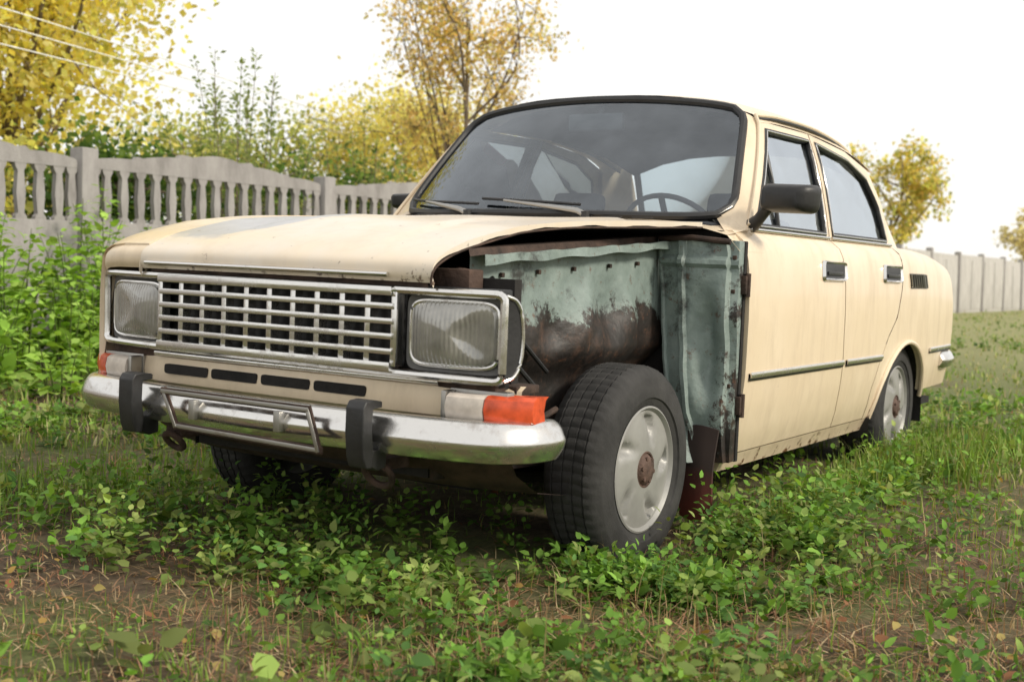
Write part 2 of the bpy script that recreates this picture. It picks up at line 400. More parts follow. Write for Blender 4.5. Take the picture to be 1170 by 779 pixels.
for sx in (1,-1):
    b.ruled([(sx*.72,.435,.945),(sx*.72,.5,.95),(sx*.712,.63,.962)],[sp(.435,.90,sx),sp(.49,.90,sx),sp(.63,.90,sx)],8,0)
    b.ruled([(sx*.72,.435,.945),(sx*.712,.64,.962)],[tuple(WS(sx,0)+np.array((0,0,-.01))),tuple(WS(sx,.03))],6,0)
G=[]
for y in np.linspace(2.16,3.09,18):
    zt=ztop(y); xs=S(y,zt if y>2.16 else .965)
    G.append([(xs*s_,y,zt+.016*(1-s_**4)) for s_ in np.linspace(-1,1,13)])
b.grid(G,0)
G=[]
for z in (.910,.885,.80,.7,.6,.5,.42,.36):
    y=rend(z); G.append([(S(y,z)*s_,y+.03*(1-s_**4),z+(.016*(1-s_**4) if z>.89 else 0)) for s_ in np.linspace(-1,1,13)])
b.grid(G,0)
b.box((0,1.75,.27),(1.34,2.6,.03),1,0); b.box((0,2.95,.38),(1.3,.3,.12),1,0)
b.box((0,.47,.62),(1.38,.02,.68),1,0)
b.box((0,-.1,.33),(.8,.95,.05),1,0); b.box((0,-.55,.62),(1.25,.03,.36),1,0)
b.box((0,-.635,.662),(1.30,.05,.23),6,.005)
b.box((.0,-.645,.560),(1.30,.045,.035),2,.006)
val=[]
for z,yo in ((.555,-.665),(.545,-.682),(.51,-.688),(.478,-.684),(.462,-.665)):
    val.append([(x,yo+.08*abs(x/.68)**5,z) for x in np.linspace(-.68,.68,21)])
b.grid(val,0)
for x0 in (-.335,-.155,.025,.205):
    b.prism(rounded([(x0-.083,.503),(x0+.083,.503),(x0+.083,.529),(x0-.083,.529)],.009,4),1,-.6892,-.66,1)  # dark inserts imitate the shade inside the valance slots
b.tube([(x,-.69+.08*abs(x/.78)**5,.556) for x in np.linspace(-.46,.50,12)],.007,3,flat=.8)
ap=[[(x,y+.12*abs(x/.7)**3,z) for x in np.linspace(-.62,.62,15)] for y,z in ((-.66,.47),(-.65,.40),(-.60,.33),(-.50,.275),(-.35,.25))]
b.grid(ap,2)
# far side fender
ys=np.array([-.708,-.717,-.710,-.672,-.61,-.54,-.41,-.33,-.15,0,.13,.43]); hzv=np.array([.785,.803,.832,.856,.878,.895,.923,.937,.955,.963,.969,.984])
prof=cr(list(zip(ys,hzv)),44)
def hw(y): t=max(0,(y+.70))/1.12; return .495+.145*min(1,t)**2.2
G=[]
for y,z in prof:
    xs=S(y,.8)
    zarch=.24+math.sqrt(max(0,.36**2-(y-.0)**2)) if abs(y)<.36 else .30
    if y<-.36: zarch=.45
    row=[(-hw(y)-.003,y,z-.035),(-hw(y)-.003,y,z+.001),(-(hw(y)+xs)/2,y,z),(-xs+.05,y,z-.006),(-xs+.022,y,z-.018),(-xs+.006,y,z-.04),(-xs,y,min(z-.10,.80))]
    if y<-.69: row=[(-hw(y)-.003,y+.03,z-.03),(-hw(y)-.003,y+.010,z+.001),(-.60,y+.012,z),(-.645,y+.018,z-.003),(-.667,y+.026,z-.008),(-.678,y+.034,z-.012),(-.682,y+.04,z-.02)]; row+=[(-.682,y+.05,.775-.004*k) for k in range(1,6)]
    else: row+=[(-S(y,zq),y,zq) for zq in np.linspace(min(z-.14,.76),zarch,5)]
    G.append(row)
b.grid(G,0)
# dented inner wing: one broad panel from the flange down behind the tyre
def innerf(sx,m):
    Y=np.linspace(-.58,.46,56); Z=np.linspace(.30,.915,50); G=[]
    g2=lambda v,c,w: math.exp(-((v-c)/w)**2)
    for y in Y:
        row=[]
        for z in Z:
            top=.850+.066*(y+.58)/.96
            q=.30+(z-.30)/(.615)*(top-.30)
            x=.505
            t=max(0,min(1,(.80-q)/.16)); t=t*t*(3-2*t)
            x+=.045*t*g2(y,.02,.30)                      # wheelhouse bulge
            t2=max(0,min(1,(.62-q)/.10)); x-=.065*t2*t2*(3-2*t2)
            x-=.040*g2(y,.10,.07)*g2(q,.70,.07)           # big dent
            x-=.028*g2(y,-.20,.06)*g2(q,.66,.06)+.022*g2(y,.30,.05)*g2(q,.60,.10)
            x+=.020*g2(y-.5*(q-.7),-.06,.035)*g2(q,.70,.10)+.016*g2(y+.4*(q-.7),.22,.03)*g2(q,.70,.12)
            x+=.003*math.sin(y*41-q*27)*max(0,min(1,(.80-q)*8))
            x+=.009*(abs(y+.36)<.014)-.007*(abs(y-.16)<.014)*(q>.78)
            x-=.030*max(0,min(1,(-.38-y)*10))*max(0,min(1,(.78-q)*8))
            row.append((sx*x,y,q))
        G.append(row)
    b.grid(G,m)
    A=[(sx*.505,y,.850+.066*(y+.58)/.96) for y in Y]; B=[(sx*.548,y,.854+.066*(y+.58)/.96+.002*math.sin(y*40)) for y in Y]; C_=[(sx*(.550+.002*math.sin(y*33)),y,.832+.066*(y+.58)/.96+.003*math.sin(y*25)) for y in Y]
    b.grid([A,B,C_],m)
    D_=[(sx*.500,y,.868+.066*(y+.58)/.96) for y in Y]; b.grid([A,D_,[(p[0]-sx*.06,p[1],p[2]) for p in D_]],2)
innerf(1,4); innerf(-1,1)
for y in (-.45,-.28,-.1,.1,.27): b.box((.512,y,.800+.06*(y+.58)),(.01,.012,.012),2,.002)
def fw(xn,zn):
    xl=np.interp(zn,[.27,.41,.67,.93],[.66,.585,.535,.515]); xr=np.interp(zn,[.27,.61,.90,.93],[.760,.768,.760,.745])
    x=xl+(xr-xl)*xn
    y=.415-.03*math.sin(xn*math.pi)*math.sin((zn-.27)/.66*math.pi)+.006*math.sin(zn*19+xn*4)-.10*(1-xn)**3*max(0,(.62-zn))*2+.02*(xn>.9)+.045*math.exp(-((xn-.62)/.15)**2)*math.exp(-((zn-.62)/.16)**4)+.002*math.sin(zn*51-xn*13)-.012*(abs(xn-.30)<.035)-.012*(abs(zn-.86)<.012)
    return (x,y,zn)
b.grid([[fw(xn,zn) for xn in np.linspace(0,1,34)] for zn in np.linspace(.27,.93,56)],5)
b.tube([fw(0,z) for z in np.linspace(.27,.93,14)],.009,5)
b.tube([(.515,.40,.930),(.62,.405,.935),(.74,.415,.925)],.009,2)
b.box((.738,.462,.60),(.045,.05,.66),5,.006)
b.box((.750,.482,.60),(.03,.02,.66),1,.004)
for z in (.34,.50,.66,.78,.88): b.box((.748,.432,z),(.012,.008,.012),2,.002)
b.box((.58,-.56,.545),(.18,.10,.02),2,.004); b.tube([(.55,-.60,.47),(.60,-.45,.44),(.58,-.28,.47)],.008,2)
b.tube([(.50,-.60,.82),(.50,-.64,.60)],.018,2)
b.box((.46,-.60,.79),(.16,.06,.06),2,.006); b.box((.56,-.57,.66),(.12,.02,.17),2,.006)
b.tube([(.515,-.5,.80),(.52,-.42,.74),(.515,-.40,.60),(.53,-.30,.52)],.007,6); b.tube([(.51,-.52,.70),(.53,-.40,.66),(.53,-.25,.56)],.006,6)
b.box((.45,0,.26),(.26,.10,.05),1,.01); b.tube([(.3,-.12,.24),(.52,-.02,.26)],.018,1)
b.tube([(-.62,2.30,.3),(.62,2.30,.3)],.04,1); b.box((0,.1,.24),(.5,.5,.10),1,.03)
b.tube([(0,.3,.24),(.1,1.2,.22),(.2,2.6,.24)],.025,2)
b.box((0,.66,.93),(1.26,.26,.12),7,.03); 
for x,rr in ((.345,.040),(-.36,.028)):
    b.tube([(x+rr*math.cos(a),-.70-.02*math.sin(a),.325+rr*.8*math.sin(a)) for a in np.linspace(0,2*math.pi,15)[:-1]],.009,2,closed=True)
    b.box((x,-.66,.35),(.06,.09,.03),2,.006)
body=b.build('body',car,[M_paint,M_dark,M_rust,M_chrome,M_teal,M_teal2,M_black,M_interior])
for sx in (1,-1):
    lv=MB()
    P=[(2.25,.798),(2.53,.798),(2.505,.860),(2.235,.860)]
    lv.add([sp(y,z,sx,.003) for y,z in P],[(0,1,2,3)],0)
    for k in range(8):
        t=k/7; lv.tube([sp(2.257+.265*t,.801,sx,.006),sp(2.243+.26*t,.857,sx,.006)],.004,1,flat=.6)
    lv.build('air_vent',car,[M_black,M_dull])
    tr=MB(); trimstrip(tr,np.linspace(2.63,3.08,8),sx,0,1)
    tr.build('side_trim',car,[M_black,M_chrome])
# ---- hood
h=MB(); G=[]
sm=lambda e0,e1,x:(lambda t:t*t*(3-2*t))(min(1,max(0,(x-e0)/(e1-e0))))
for y,z in prof:
    w=hw(y); row=[(-w,y,z-.022)]
    for s_ in np.linspace(-1,1,41):
        crown=.001*(1-s_*s_)+.007*(1-sm(.54,.59,abs(s_)))*sm(-.72,-.45,y)
        wob=.0015*math.sin(s_*7+y*9)*sm(-.7,-.5,y)
        row.append((w*s_,y+( .004*s_*s_ if y<-.6 else 0),z+crown+wob))
    row.append((w,y,z-.014-.003*math.sin(y*30))); G.append(row)
h.grid(G,0)
h.grid([[(hw(y)*.95*s_,y+.02,z-.02) for s_ in np.linspace(-1,1,5)] for y,z in prof[2:]],2)
h.tube([(x,-.725+.008*(x/.5)**2,.801) for x in np.linspace(-.47,.37,16)],.006,1)
h.tube([(w_,y,z-.018) for y,z,w_ in [(p[0],p[1],hw(p[0])) for p in prof[3:]]],.003,2)
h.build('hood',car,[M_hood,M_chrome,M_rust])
# ---- windshield
g=MB(); g.grid([[WS(u,v) for u in np.linspace(-1,1,30)] for v in np.linspace(0,1,16)],0)
ws=g.build('windshield',car,[M_glass])
g=MB(); loop=[WS(u,0) for u in np.linspace(-1,1,30)]+[WS(1,v) for v in np.linspace(0,1,16)[1:]]+[WS(u,1) for u in np.linspace(1,-1,30)[1:]]+[WS(-1,v) for v in np.linspace(1,0,16)[1:-1]]
g.tube(loop,.014,0,closed=True)
g.tube([(p[0]*1.012,p[1]-.008,p[2]) for p in loop],.003,1,closed=True)
g.build('windshield_gasket',ws,[M_black,M_dull])
def RW(u,v):
    w=.60-.09*v; return np.array((u*w,(2.60-.10*u*u)*(1-v)+(2.235-.05*u*u)*v,.975*(1-v)+(1.372-.04*u*u)*v))
g=MB(); g.grid([[RW(u,v) for u in np.linspace(-1,1,16)] for v in np.linspace(0,1,10)],0)
rw=g.build('rear_window',car,[M_glass])
g=MB(); loop=[RW(u,0) for u in np.linspace(-1,1,16)]+[RW(1,v) for v in np.linspace(0,1,10)[1:]]+[RW(u,1) for u in np.linspace(1,-1,16)[1:]]+[RW(-1,v) for v in np.linspace(1,0,10)[1:-1]]
g.tube(loop,.016,0,closed=True); g.build('rear_window_gasket',rw,[M_black])
for px,tx in ((.25,-.16),(-.24,-.57)):
    w=MB()
    def onws(x,v): 
        u=x/(.648-.105*v); p=WS(u,v); return (p[0],p[1]-.018,p[2]+.008)
    a=onws(px,.0); a=(a[0],a[1]-.02,a[2]-.012); tp=onws(tx+.06,.075)
    w.tube([a,(a[0]-.03,a[1]-.002,a[2]+.014),tp],[.011,.009,.005],0)
    w.tube([(a[0],a[1],a[2]-.02),(a[0],a[1],a[2]+.012)],.014,1)
    w.tube([onws(tx+d,.045+.04*(1-d/.40)) for d in np.linspace(-.04,.36,10)],.005,1)
    w.build('wiper',car,[M_dull,M_black])
w=MB(); w.box((.02,.86,1.345),(.22,.025,.06),0,.012); w.tube([(.02,.87,1.36),(.02,.92,1.41)],.008,0); w.build('rearview_mirror',car,[simple('mirror_back',(.12,.13,.14),.5)])
w=MB(); c=Vector((.34,.86,.940)); R=Matrix.Rotation(math.radians(-52),3,'X')
w.tube([c+R@Vector((.18*math.cos(a),.18*math.sin(a),0)) for a in np.linspace(0,2*math.pi,41)[:-1]],.009,0,closed=True)
w.tube([c+R@Vector((-.175,0,0)),c+R@Vector((0,0,-.03)),c+R@Vector((.175,0,0))],.011,0); w.tube([c+R@Vector((0,0,-.02)),c+R@Vector((0,-.175,0))],.011,0)
w.tube([c,c+R@Vector((0,0,-.22))],.025,0); w.build('steering_wheel',car,[M_black])
for x in (.34,-.34):
    w=MB(); R=Matrix.Rotation(math.radians(-14),3,'X')
    w.box((x,1.30,.80),(.46,.12,.48),0,.05,R); w.box((x,1.10,.55),(.48,.5,.14),0,.05); w.box((x,1.385,1.08),(.22,.08,.10),0,.035,R)
    w.tube([(x-.06,1.36,.98),(x-.06,1.385,1.07)],.006,1); w.tube([(x+.06,1.36,.98),(x+.06,1.385,1.07)],.006,1)
    w.build('front_seat',car,[M_seat,M_dull])
w=MB(); R=Matrix.Rotation(math.radians(-16),3,'X'); w.box((0,2.12,.70),(1.2,.14,.46),0,.05,R); w.box((0,1.9,.5),(1.2,.5,.14),0,.05); w.build('rear_seat',car,[M_seat])
# ---- grille
g=MB(); x0,x1,z0,z1=-.415,.385,.584,.762; Y=-.700
for i in range(6):
    z=z0+(z1-z0)*i/5; r=.011 if i in(0,5) else .0075
    g.box(((x0+x1)/2,Y-(.004 if i in (0,5) else 0),z),(x1-x0,.034 if 0<i<5 else .040,r*2),0,.003)
for j in range(11):
    x=x0+(x1-x0)*j/10
    g.box((x,Y+.003,(z0+z1)/2),(.018,.030,z1-z0),0,.004)
g.box(((x0+x1)/2,Y+.038,(z0+z1)/2),(x1-x0,.006,z1-z0),1,0)
g.build('grille',car,[M_chrome,M_black])
g=MB()
fr=rounded([(-.688,.768),(-.683,.578),(.668,.568),(.668,.765)],.02,5)
def yfr(x): return -.706+.04*abs(x/.68)**5
dense=[]
for i in range(len(fr)):
    a=np.array(fr[i]);c_=np.array(fr[(i+1)%len(fr)]);n=max(1,int(np.linalg.norm(c_-a)/.05))
    for t in np.arange(n)/n: dense.append(a+(c_-a)*t)
g.tube([(p[0],yfr(p[0]),p[1]) for p in dense],.0100,0,closed=True,seg=8)
wr=cr([(.668,-.664,.763),(.680,-.640,.752),(.685,-.624,.72),(.687,-.618,.665),(.685,-.624,.61),(.679,-.640,.580),(.668,-.664,.570)],22)
g.tube([tuple(q) for q in wr],.005,0)
g.grid([[tuple(q) for q in wr],[(.668,-.660,q[2]) for q in wr]],1); g.grid([[tuple(q) for q in wr],[(q[0]-.03,q[1]+.05,.665+(q[2]-.665)*.9) for q in wr]],1)
g.build('grille_surround',car,[M_chrome,M_black])
def superr(cx,cz,w,hh,n=40,e=5):
    o=[]
    for a in np.linspace(0,2*math.pi,n,endpoint=False):
        c_,s_=math.cos(a),math.sin(a); o.append((cx+w*abs(c_)**(2/e)*(1 if c_>0 else -1),cz+hh*abs(s_)**(2/e)*(1 if s_>0 else -1)))
    return o
M_bez=simple('grey_bezel',(.09,.088,.085),.5,0,.4,20)
for sx in (1,-1):
    cx=.538*sx; g=MB(); cz=.670
    out=superr(cx,cz,.128,.090,e=9); inn=superr(cx,cz,.114,.075,e=6); 
    yy=lambda x:-.696+.04*abs(x/.68)**5
    A=[(x,yy(x)+.002,z) for x,z in out]; B=[(x,yy(x)+.006,z) for x,z in inn]; k=len(A)
    g.add(A+B,[(i,(i+1)%k,k+(i+1)%k,k+i) for i in range(k)],3)
    g.tube([(x,yy(x)+.001,z) for x,z in inn],.006,0,closed=True)
    rings=[]
    for t,d in ((1,.006),(.93,-.010),(.7,-.018),(.35,-.021)): rings.append([(cx+(x-cx)*t,yy(x)*(1)+d,cz+(z-cz)*t) for x,z in inn])
    g.add([p for r in rings for p in r]+[(cx,yy(cx)-.022,cz)],[(r*k+i,r*k+(i+1)%k,(r+1)*k+(i+1)%k,(r+1)*k+i) for r in range(3) for i in range(k)]+[(3*k+i,3*k+(i+1)%k,4*k) for i in range(k)],2)
    if sx>0: g.box((.630,-.60,.668),(.05,.08,.15),1,.02)
    g.build('headlight',car,[M_chrome,M_black,M_lens,M_bez])
for sx in (1,-1):
    g=MB()
    def seg(a,bb,m,zl=.474,zh=.538):
        xs=np.linspace(a,bb,10); rows=[]
        f=lambda x:-.712+.09*max(0,(x-.50)/.27)**3
        for z,o in ((zl,.012),(zl+.008,0),((zl+zh)/2,-.006),(zh-.008,0),(zh,.012)): rows.append([(sx*x,f(x)+o,z) for x in xs])
        g.grid(rows,m,skirt=(0,.05,0))
    seg(.545,.640,1); seg(.643,.742,0)
    g.box((sx*.535,-.69,.506),(.014,.04,.072),2,.004); g.box((sx*.605,-.655,.508),(.16,.03,.076),2,.004)
    g.build('turn_signal',car,[M_orange,M_white,M_dull])
# ---- bumpers
def bumper(pathpts,zc_,hh,out):
    g=MB(); P=cr(pathpts,70); sec=[(-.004,-1.0),(.008,-.985),(.018,-.90),(.030,-.50),(.035,-.18),(.036,.0),(.034,.14),(.024,.62),(.016,.86),(.006,.985),(-.006,1.0),(-.020,.98)]
    G=[]
    for i,p in enumerate(P):
        t=P[min(i+1,69)]-P[max(i-1,0)]; t/=np.linalg.norm(t); n=np.array((t[1],-t[0]))*out
        e=min(i,69-i)/3; sc=min(1,.70+.30*math.sqrt(min(1,e))) 
        G.append([(p[0]+n[0]*a*sc,p[1]+n[1]*a*sc,zc_+hh*c_*sc) for a,c_ in sec])
    g.grid(G,0)
    g.add(G[0],[tuple(range(len(sec)))],0); g.add(G[-1],[tuple(range(len(sec)))],0)
    return g
fb=bumper([(-.732,-.53),(-.735,-.60),(-.710,-.675),(-.635,-.728),(-.40,-.768),(0,-.79),(.40,-.768),(.635,-.728),(.710,-.675),(.735,-.60),(.732,-.53)],.436,.048,1)
for x in (-.45,.45): fb.box((x,-.70,.44),(.06,.10,.05),1,.005)
fbo=fb.build('front_bumper',car,[M_chrome,M_rust],30)
for x in (-.372,.398):
    g=MB(); g.prism([(-.79,.512),(-.82,.517),(-.848,.515),(-.858,.500),(-.859,.44),(-.852,.385),(-.842,.362),(-.822,.360),(-.816,.39),(-.824,.45),(-.822,.496),(-.79,.498)],0,x-.026,x+.026,0)
    g.prism([(-.835,.40),(-.835,.37),(-.79,.350),(-.76,.355),(-.76,.40)],0,x-.018,x+.018,0)
    g.build('bumper_guard',fbo,[M_black],bev=.003)
g=MB(); Pl=[(-.245,-.842,.480),(.245,-.844,.480),(.280,-.838,.388),(-.200,-.838,.396)]
for i in range(4):
    a,c_=Vector(Pl[i]),Vector(Pl[(i+1)%4]); d=(c_-a); ln=d.length
    ang=math.atan2(d.z,d.x); g.box((a+c_)/2,(ln+.016,.007,.018),1,.002,Matrix.Rotation(-ang,3,'Y')); g.box((a+c_)/2+Vector((0,-.004,0)),(ln+.009,.005,.010),0,.001,Matrix.Rotation(-ang,3,'Y'))
for x in (-.15,.14): g.box((x,-.828,.44),(.02,.02,.05),0,.003)
g.build('number_plate_bracket',fbo,[M_dull,M_rust])
rb=bumper([(-.740,2.88),(-.745,2.98),(-.715,3.12),(-.60,3.18),(0,3.21),(.60,3.18),(.715,3.12),(.745,2.98),(.740,2.88)],.470,.040,-1)
rb.build('rear_bumper',car,[M_chrome])
for sx in (1,-1):
    g=MB(); g.box((sx*.58,3.135,.68),(.22,.04,.14),0,.01); g.build('tail_light',car,[M_red])
# ---- wheels
t=MB()
tp=[(-.074,.165),(-.084,.19),(-.090,.225),(-.086,.252),(-.077,.266),(-.066,.276)]
for k,xg in enumerate((-.045,-.015,.015,.045)):
    tp+=[(xg-.003,.2815),(xg-.002,.277),(xg+.002,.277),(xg+.003,.2815)]
tp+=[(.066,.276),(.077,.266),(.086,.252),(.088,.248),(.091,.225),(.0925,.221),(.091,.196),(.086,.193),(.082,.178),(.074,.165)]
seg=180; G=[]
for k in range(seg):
    a=2*math.pi*k/seg; row=[]
    for xx,rr in tp:
        r2=rr
        if rr>.275 and k%3==0 : r2=rr-.003
        if .262<rr<=.275 and k%3==0: r2=rr-.002
        aa=a+.45*abs(xx)
        row.append((xx,r2*math.cos(aa),r2*math.sin(aa)))
    G.append(row)
t.grid(G,0,closeu=True)
r=MB()
r.revolve([(-.074,.166),(-.06,.155),(.052,.154),(.066,.162),(.078,.171),(.082,.173),(.084,.168),(.076,.161),(.064,.153)],(0,0,0),0,64)
G=[]
for k in range(120):
    a=2*math.pi*k/120; row=[]
    for rr in (.160,.155,.150,.144,.136,.126,.114,.100,.088,.076,.066,.058,.050):
        c5=math.cos(5*(a+(.156-rr)*4.5)+.6)
        base=.074+.010*math.sin((.160-rr)/.110*math.pi*.5)
        w=1/(1+math.exp((c5-.80)*26)); inr=1/(1+math.exp(-(rr-.100)*260))*(1/(1+math.exp((rr-.148)*700)))
        d=-.016*(1-w)*inr-.004*max(0,-math.cos(5*(a+(.156-rr)*4.5)+.6+math.pi))*(.07<rr<.15)
        row.append((base+d,rr*math.cos(a),rr*math.sin(a)))
    G.append(row)
r.grid(G,0,closeu=True)
r.revolve([(.083,.052),(.084,.046),(.080,.044),(.084,.040),(.090,.036),(.094,.026),(.096,.0)],(0,0,0),1,24)
for k in range(6):
    a=k*math.pi/3+.5; r.revolve([(.086,.006),(.094,.006),(.095,0)],(0,.032*math.cos(a),.032*math.sin(a)),1,6)
me_t=None
for (x,y,s_) in ((.618,.005,1),(.640,2.30,1),(-.618,.005,-1),(-.640,2.30,-1)):
    e=bpy.data.objects.new('wheel',None); COL.objects.link(e); e.parent=car; e.location=(x,y,.295); e.rotation_euler=(0,0,0 if s_>0 else math.pi)
    if me_t is None:
        to=t.build('tyre',e,[M_rubber],30); ro=r.build('rim',e,[M_rim,M_hub],40); me_t=(to,ro)
    else:
        for q in me_t:
            c_=q.copy(); c_.parent=e; COL.objects.link(c_); 
    if s_>0: e.rotation_euler=(.35 if y<1 else 1.2,0,0)
g=MB(); g.patch([[(.60,.395,.37),(.68,.39,.38),(.74,.395,.37)],[(.62,.375,.24),(.69,.365,.24),(.735,.375,.24)],[(.625,.40,.10),(.69,.385,.09),(.73,.40,.10)]],12,8,0,skirt=(0,.008,0))
g.build('mudflap',car,[M_flap])

# ------------------------------------------------------------------ terrain
def nz(x,y,s,seed):
    r=np.random.default_rng(seed); o=np.zeros_like(np.asarray(x,float))
    for k in range(7):
        a=r.uniform(0,6.28); f=s*r.uniform(.6,1.8); o=o+np.sin((x*math.cos(a)+y*math.sin(a))*f+r.uniform(0,6.28))
    return o/4.0
def gh(x,y):
    x=np.asarray(x,float);y=np.asarray(y,float)
    h=np.clip(.0262*(.7-x),-.03,.10)
    return h+.010*nz(x,y,2.2,1)+.006*nz(x,y,7,2)+.062
def ground():
    xs=np.unique(np.concatenate([np.linspace(-300,-12,14),np.linspace(-12,-6,16),np.linspace(-6,4,130),np.linspace(4,12,16),np.linspace(12,300,14)]))
    ys=np.unique(np.concatenate([np.linspace(-300,-8,12),np.linspace(-8,-3,14),np.linspace(-3,9,150),np.linspace(9,60,50),np.linspace(60,400,14)]))
    X,Y=np.meshgrid(xs,ys,indexing='ij'); Z=gh(X,Y)
    v=np.stack([X,Y,Z],-1); mb=MB(); mb.grid(v,0)
    m,nt,bb=newmat('weedy_soil')
    soil=ramp(nt,noise(nt,14,10,.8),[(.25,(.040,.025,.017)),(.5,(.105,.066,.043)),(.75,(.26,.175,.11))])
    straw=ramp(nt,noise(nt,60,6,.7,stretch=(1,.3,1)),[(.35,(.10,.07,.04)),(.65,(.32,.24,.14))])
    grass=ramp(nt,noise(nt,30,8,.7),[(.3,(.06,.10,.02)),(.7,(.20,.24,.065))])
    c=mixc(nt,ramp(nt,noise(nt,2.2,6,.65),[(.42,0),(.58,1)]),soil,straw)
    sp=objxyz(nt)
    far=mth(nt,'MULTIPLY',mth(nt,'SUBTRACT',sp[1],1.5),.08,True)
    c=mixc(nt,ramp(nt,mth(nt,'ADD',noise(nt,1.3,5,.6),mth(nt,'MULTIPLY',far,.35)),[(.44,.05),(.60,.85)]),c,grass)
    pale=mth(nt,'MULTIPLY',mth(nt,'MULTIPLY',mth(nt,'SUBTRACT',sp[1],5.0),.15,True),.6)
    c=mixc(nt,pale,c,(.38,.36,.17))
    L(nt,c,bb.inputs['Base Color']); bb.inputs['Roughness'].default_value=.95
    bump(nt,bb,noise(nt,40,10,.8),.9,.03)
    o=mb.build('ground',None,[m]); o['kind']='structure'
ground()
# ------------------------------------------------------------------ leaf instancer
def inst(name,tv,tt,pos,rot,scl,col,mat,kind='stuff',parent=None,extra=None):
    N_=len(pos); tv=np.array(tv,float); tt=np.array(tt)
    v=tv[None]*scl[:,None,:]; v=np.einsum('nij,nkj->nki',rot,v)+pos[:,None,:]
    nv=len(tv); f=(tt[None]+ (np.arange(N_)*nv)[:,None,None]).reshape(-1,3)
    vv=v.reshape(-1,3); cc=np.repeat(col,nv,axis=0)
    if extra is not None:
        ev,ef,ec=extra; ev=np.array(ev);ef=np.array(ef)
        f=np.vstack([f,ef+len(vv)]); vv=np.vstack([vv,ev]); cc=np.vstack([cc,ec]); 
    me=bpy.data.meshes.new(name); me.vertices.add(len(vv)); me.vertices.foreach_set('co',vv.astype(np.float32).ravel())
    me.loops.add(len(f)*3); me.loops.foreach_set('vertex_index',f.astype(np.int32).ravel())
    me.polygons.add(len(f)); me.polygons.foreach_set('loop_start',np.arange(0,len(f)*3,3,dtype=np.int32)); 
    me.update(calc_edges=True)
    a=me.color_attributes.new('Col','FLOAT_COLOR','POINT'); a.data.foreach_set('color',np.hstack([cc,np.ones((len(cc),1))]).astype(np.float32).ravel())
    me.polygons.foreach_set('use_smooth',np.ones(len(f),bool))
    me.materials.append(mat); o=bpy.data.objects.new(name,me); COL.objects.link(o)
    if kind: o['kind']=kind
    if parent: o.parent=parent
    return o
def basis(d,rollr):
    d=d/np.linalg.norm(d,axis=1,keepdims=True); up=np.tile([0,0,1.],(len(d),1))+rng.normal(0,rollr,(len(d),3))
    y=np.cross(up,d); y/=np.linalg.norm(y,axis=1,keepdims=True)+1e-9; z=np.cross(d,y)
    return np.stack([d,y,z],axis=2)
LEAF8=([(0,0,0),(.28,-.27,.05),(.28,0,0),(.28,.27,.05),(.65,-.22,.04),(.65,0,-.01),(.65,.22,.04),(1,0,-.10)],
       [(0,1,2),(0,2,3),(1,4,5),(1,5,2),(2,5,6),(2,6,3),(4,7,5),(5,7,6)])
LEAF4=([(0,0,0),(.45,-.33,.05),(.45,.33,.05),(1,0,-.06)],[(0,1,3),(0,3,2)])
BL=[]
for bend in (.15,.5,1.0):
    v=[];n=4
    for i in range(n):
        t=i/(n-1); x=bend*t*t*.6; z=t*(1-.25*bend*t)
        w=.5*(1-t**1.5)
        v+=[(x,-w,z),(x,w,z)] if i<n-1 else [(x,0,z)]
    tt=[(0,1,2),(1,3,2),(2,3,4),(3,5,4),(4,5,6)]
    BL.append((v,tt))
CAM=np.array((2.2184,-3.0,.7995))
a0=math.atan2(4.34,-6.3)+math.radians(9); a1=math.atan2(13.5,-2.5)-math.radians(9)
def wedge(n,r0,r1,mode='log'):
    u=rng.random(n); r=r0*np.exp(u*math.log(r1/r0)) if mode=='log' else np.sqrt(r0*r0+u*(r1*r1-r0*r0))
    a=a1+(a0-a1)*rng.random(n); return CAM[0]+r*np.cos(a),CAM[1]+r*np.sin(a)
def keep(x,y,p):
    under=(np.abs(x)<.60)&(y>-.5)&(y<2.9)
    fence=x<-5.45
    wh=((np.abs(x-.63)<.11)&((np.abs(y)<.18)|(np.abs(y-2.3)<.18)))
    pr=np.where(under,.30,1.0)*p
    return (rng.random(len(x))<pr)&~fence&~wh
M_leaf=leafmat('weed_leaves',.36,.7); M_grass=leafmat('grass_blades',.3,.7); M_tree=leafmat('tree_leaves',.65,.6,1.0,(1.22,1.17,.8))
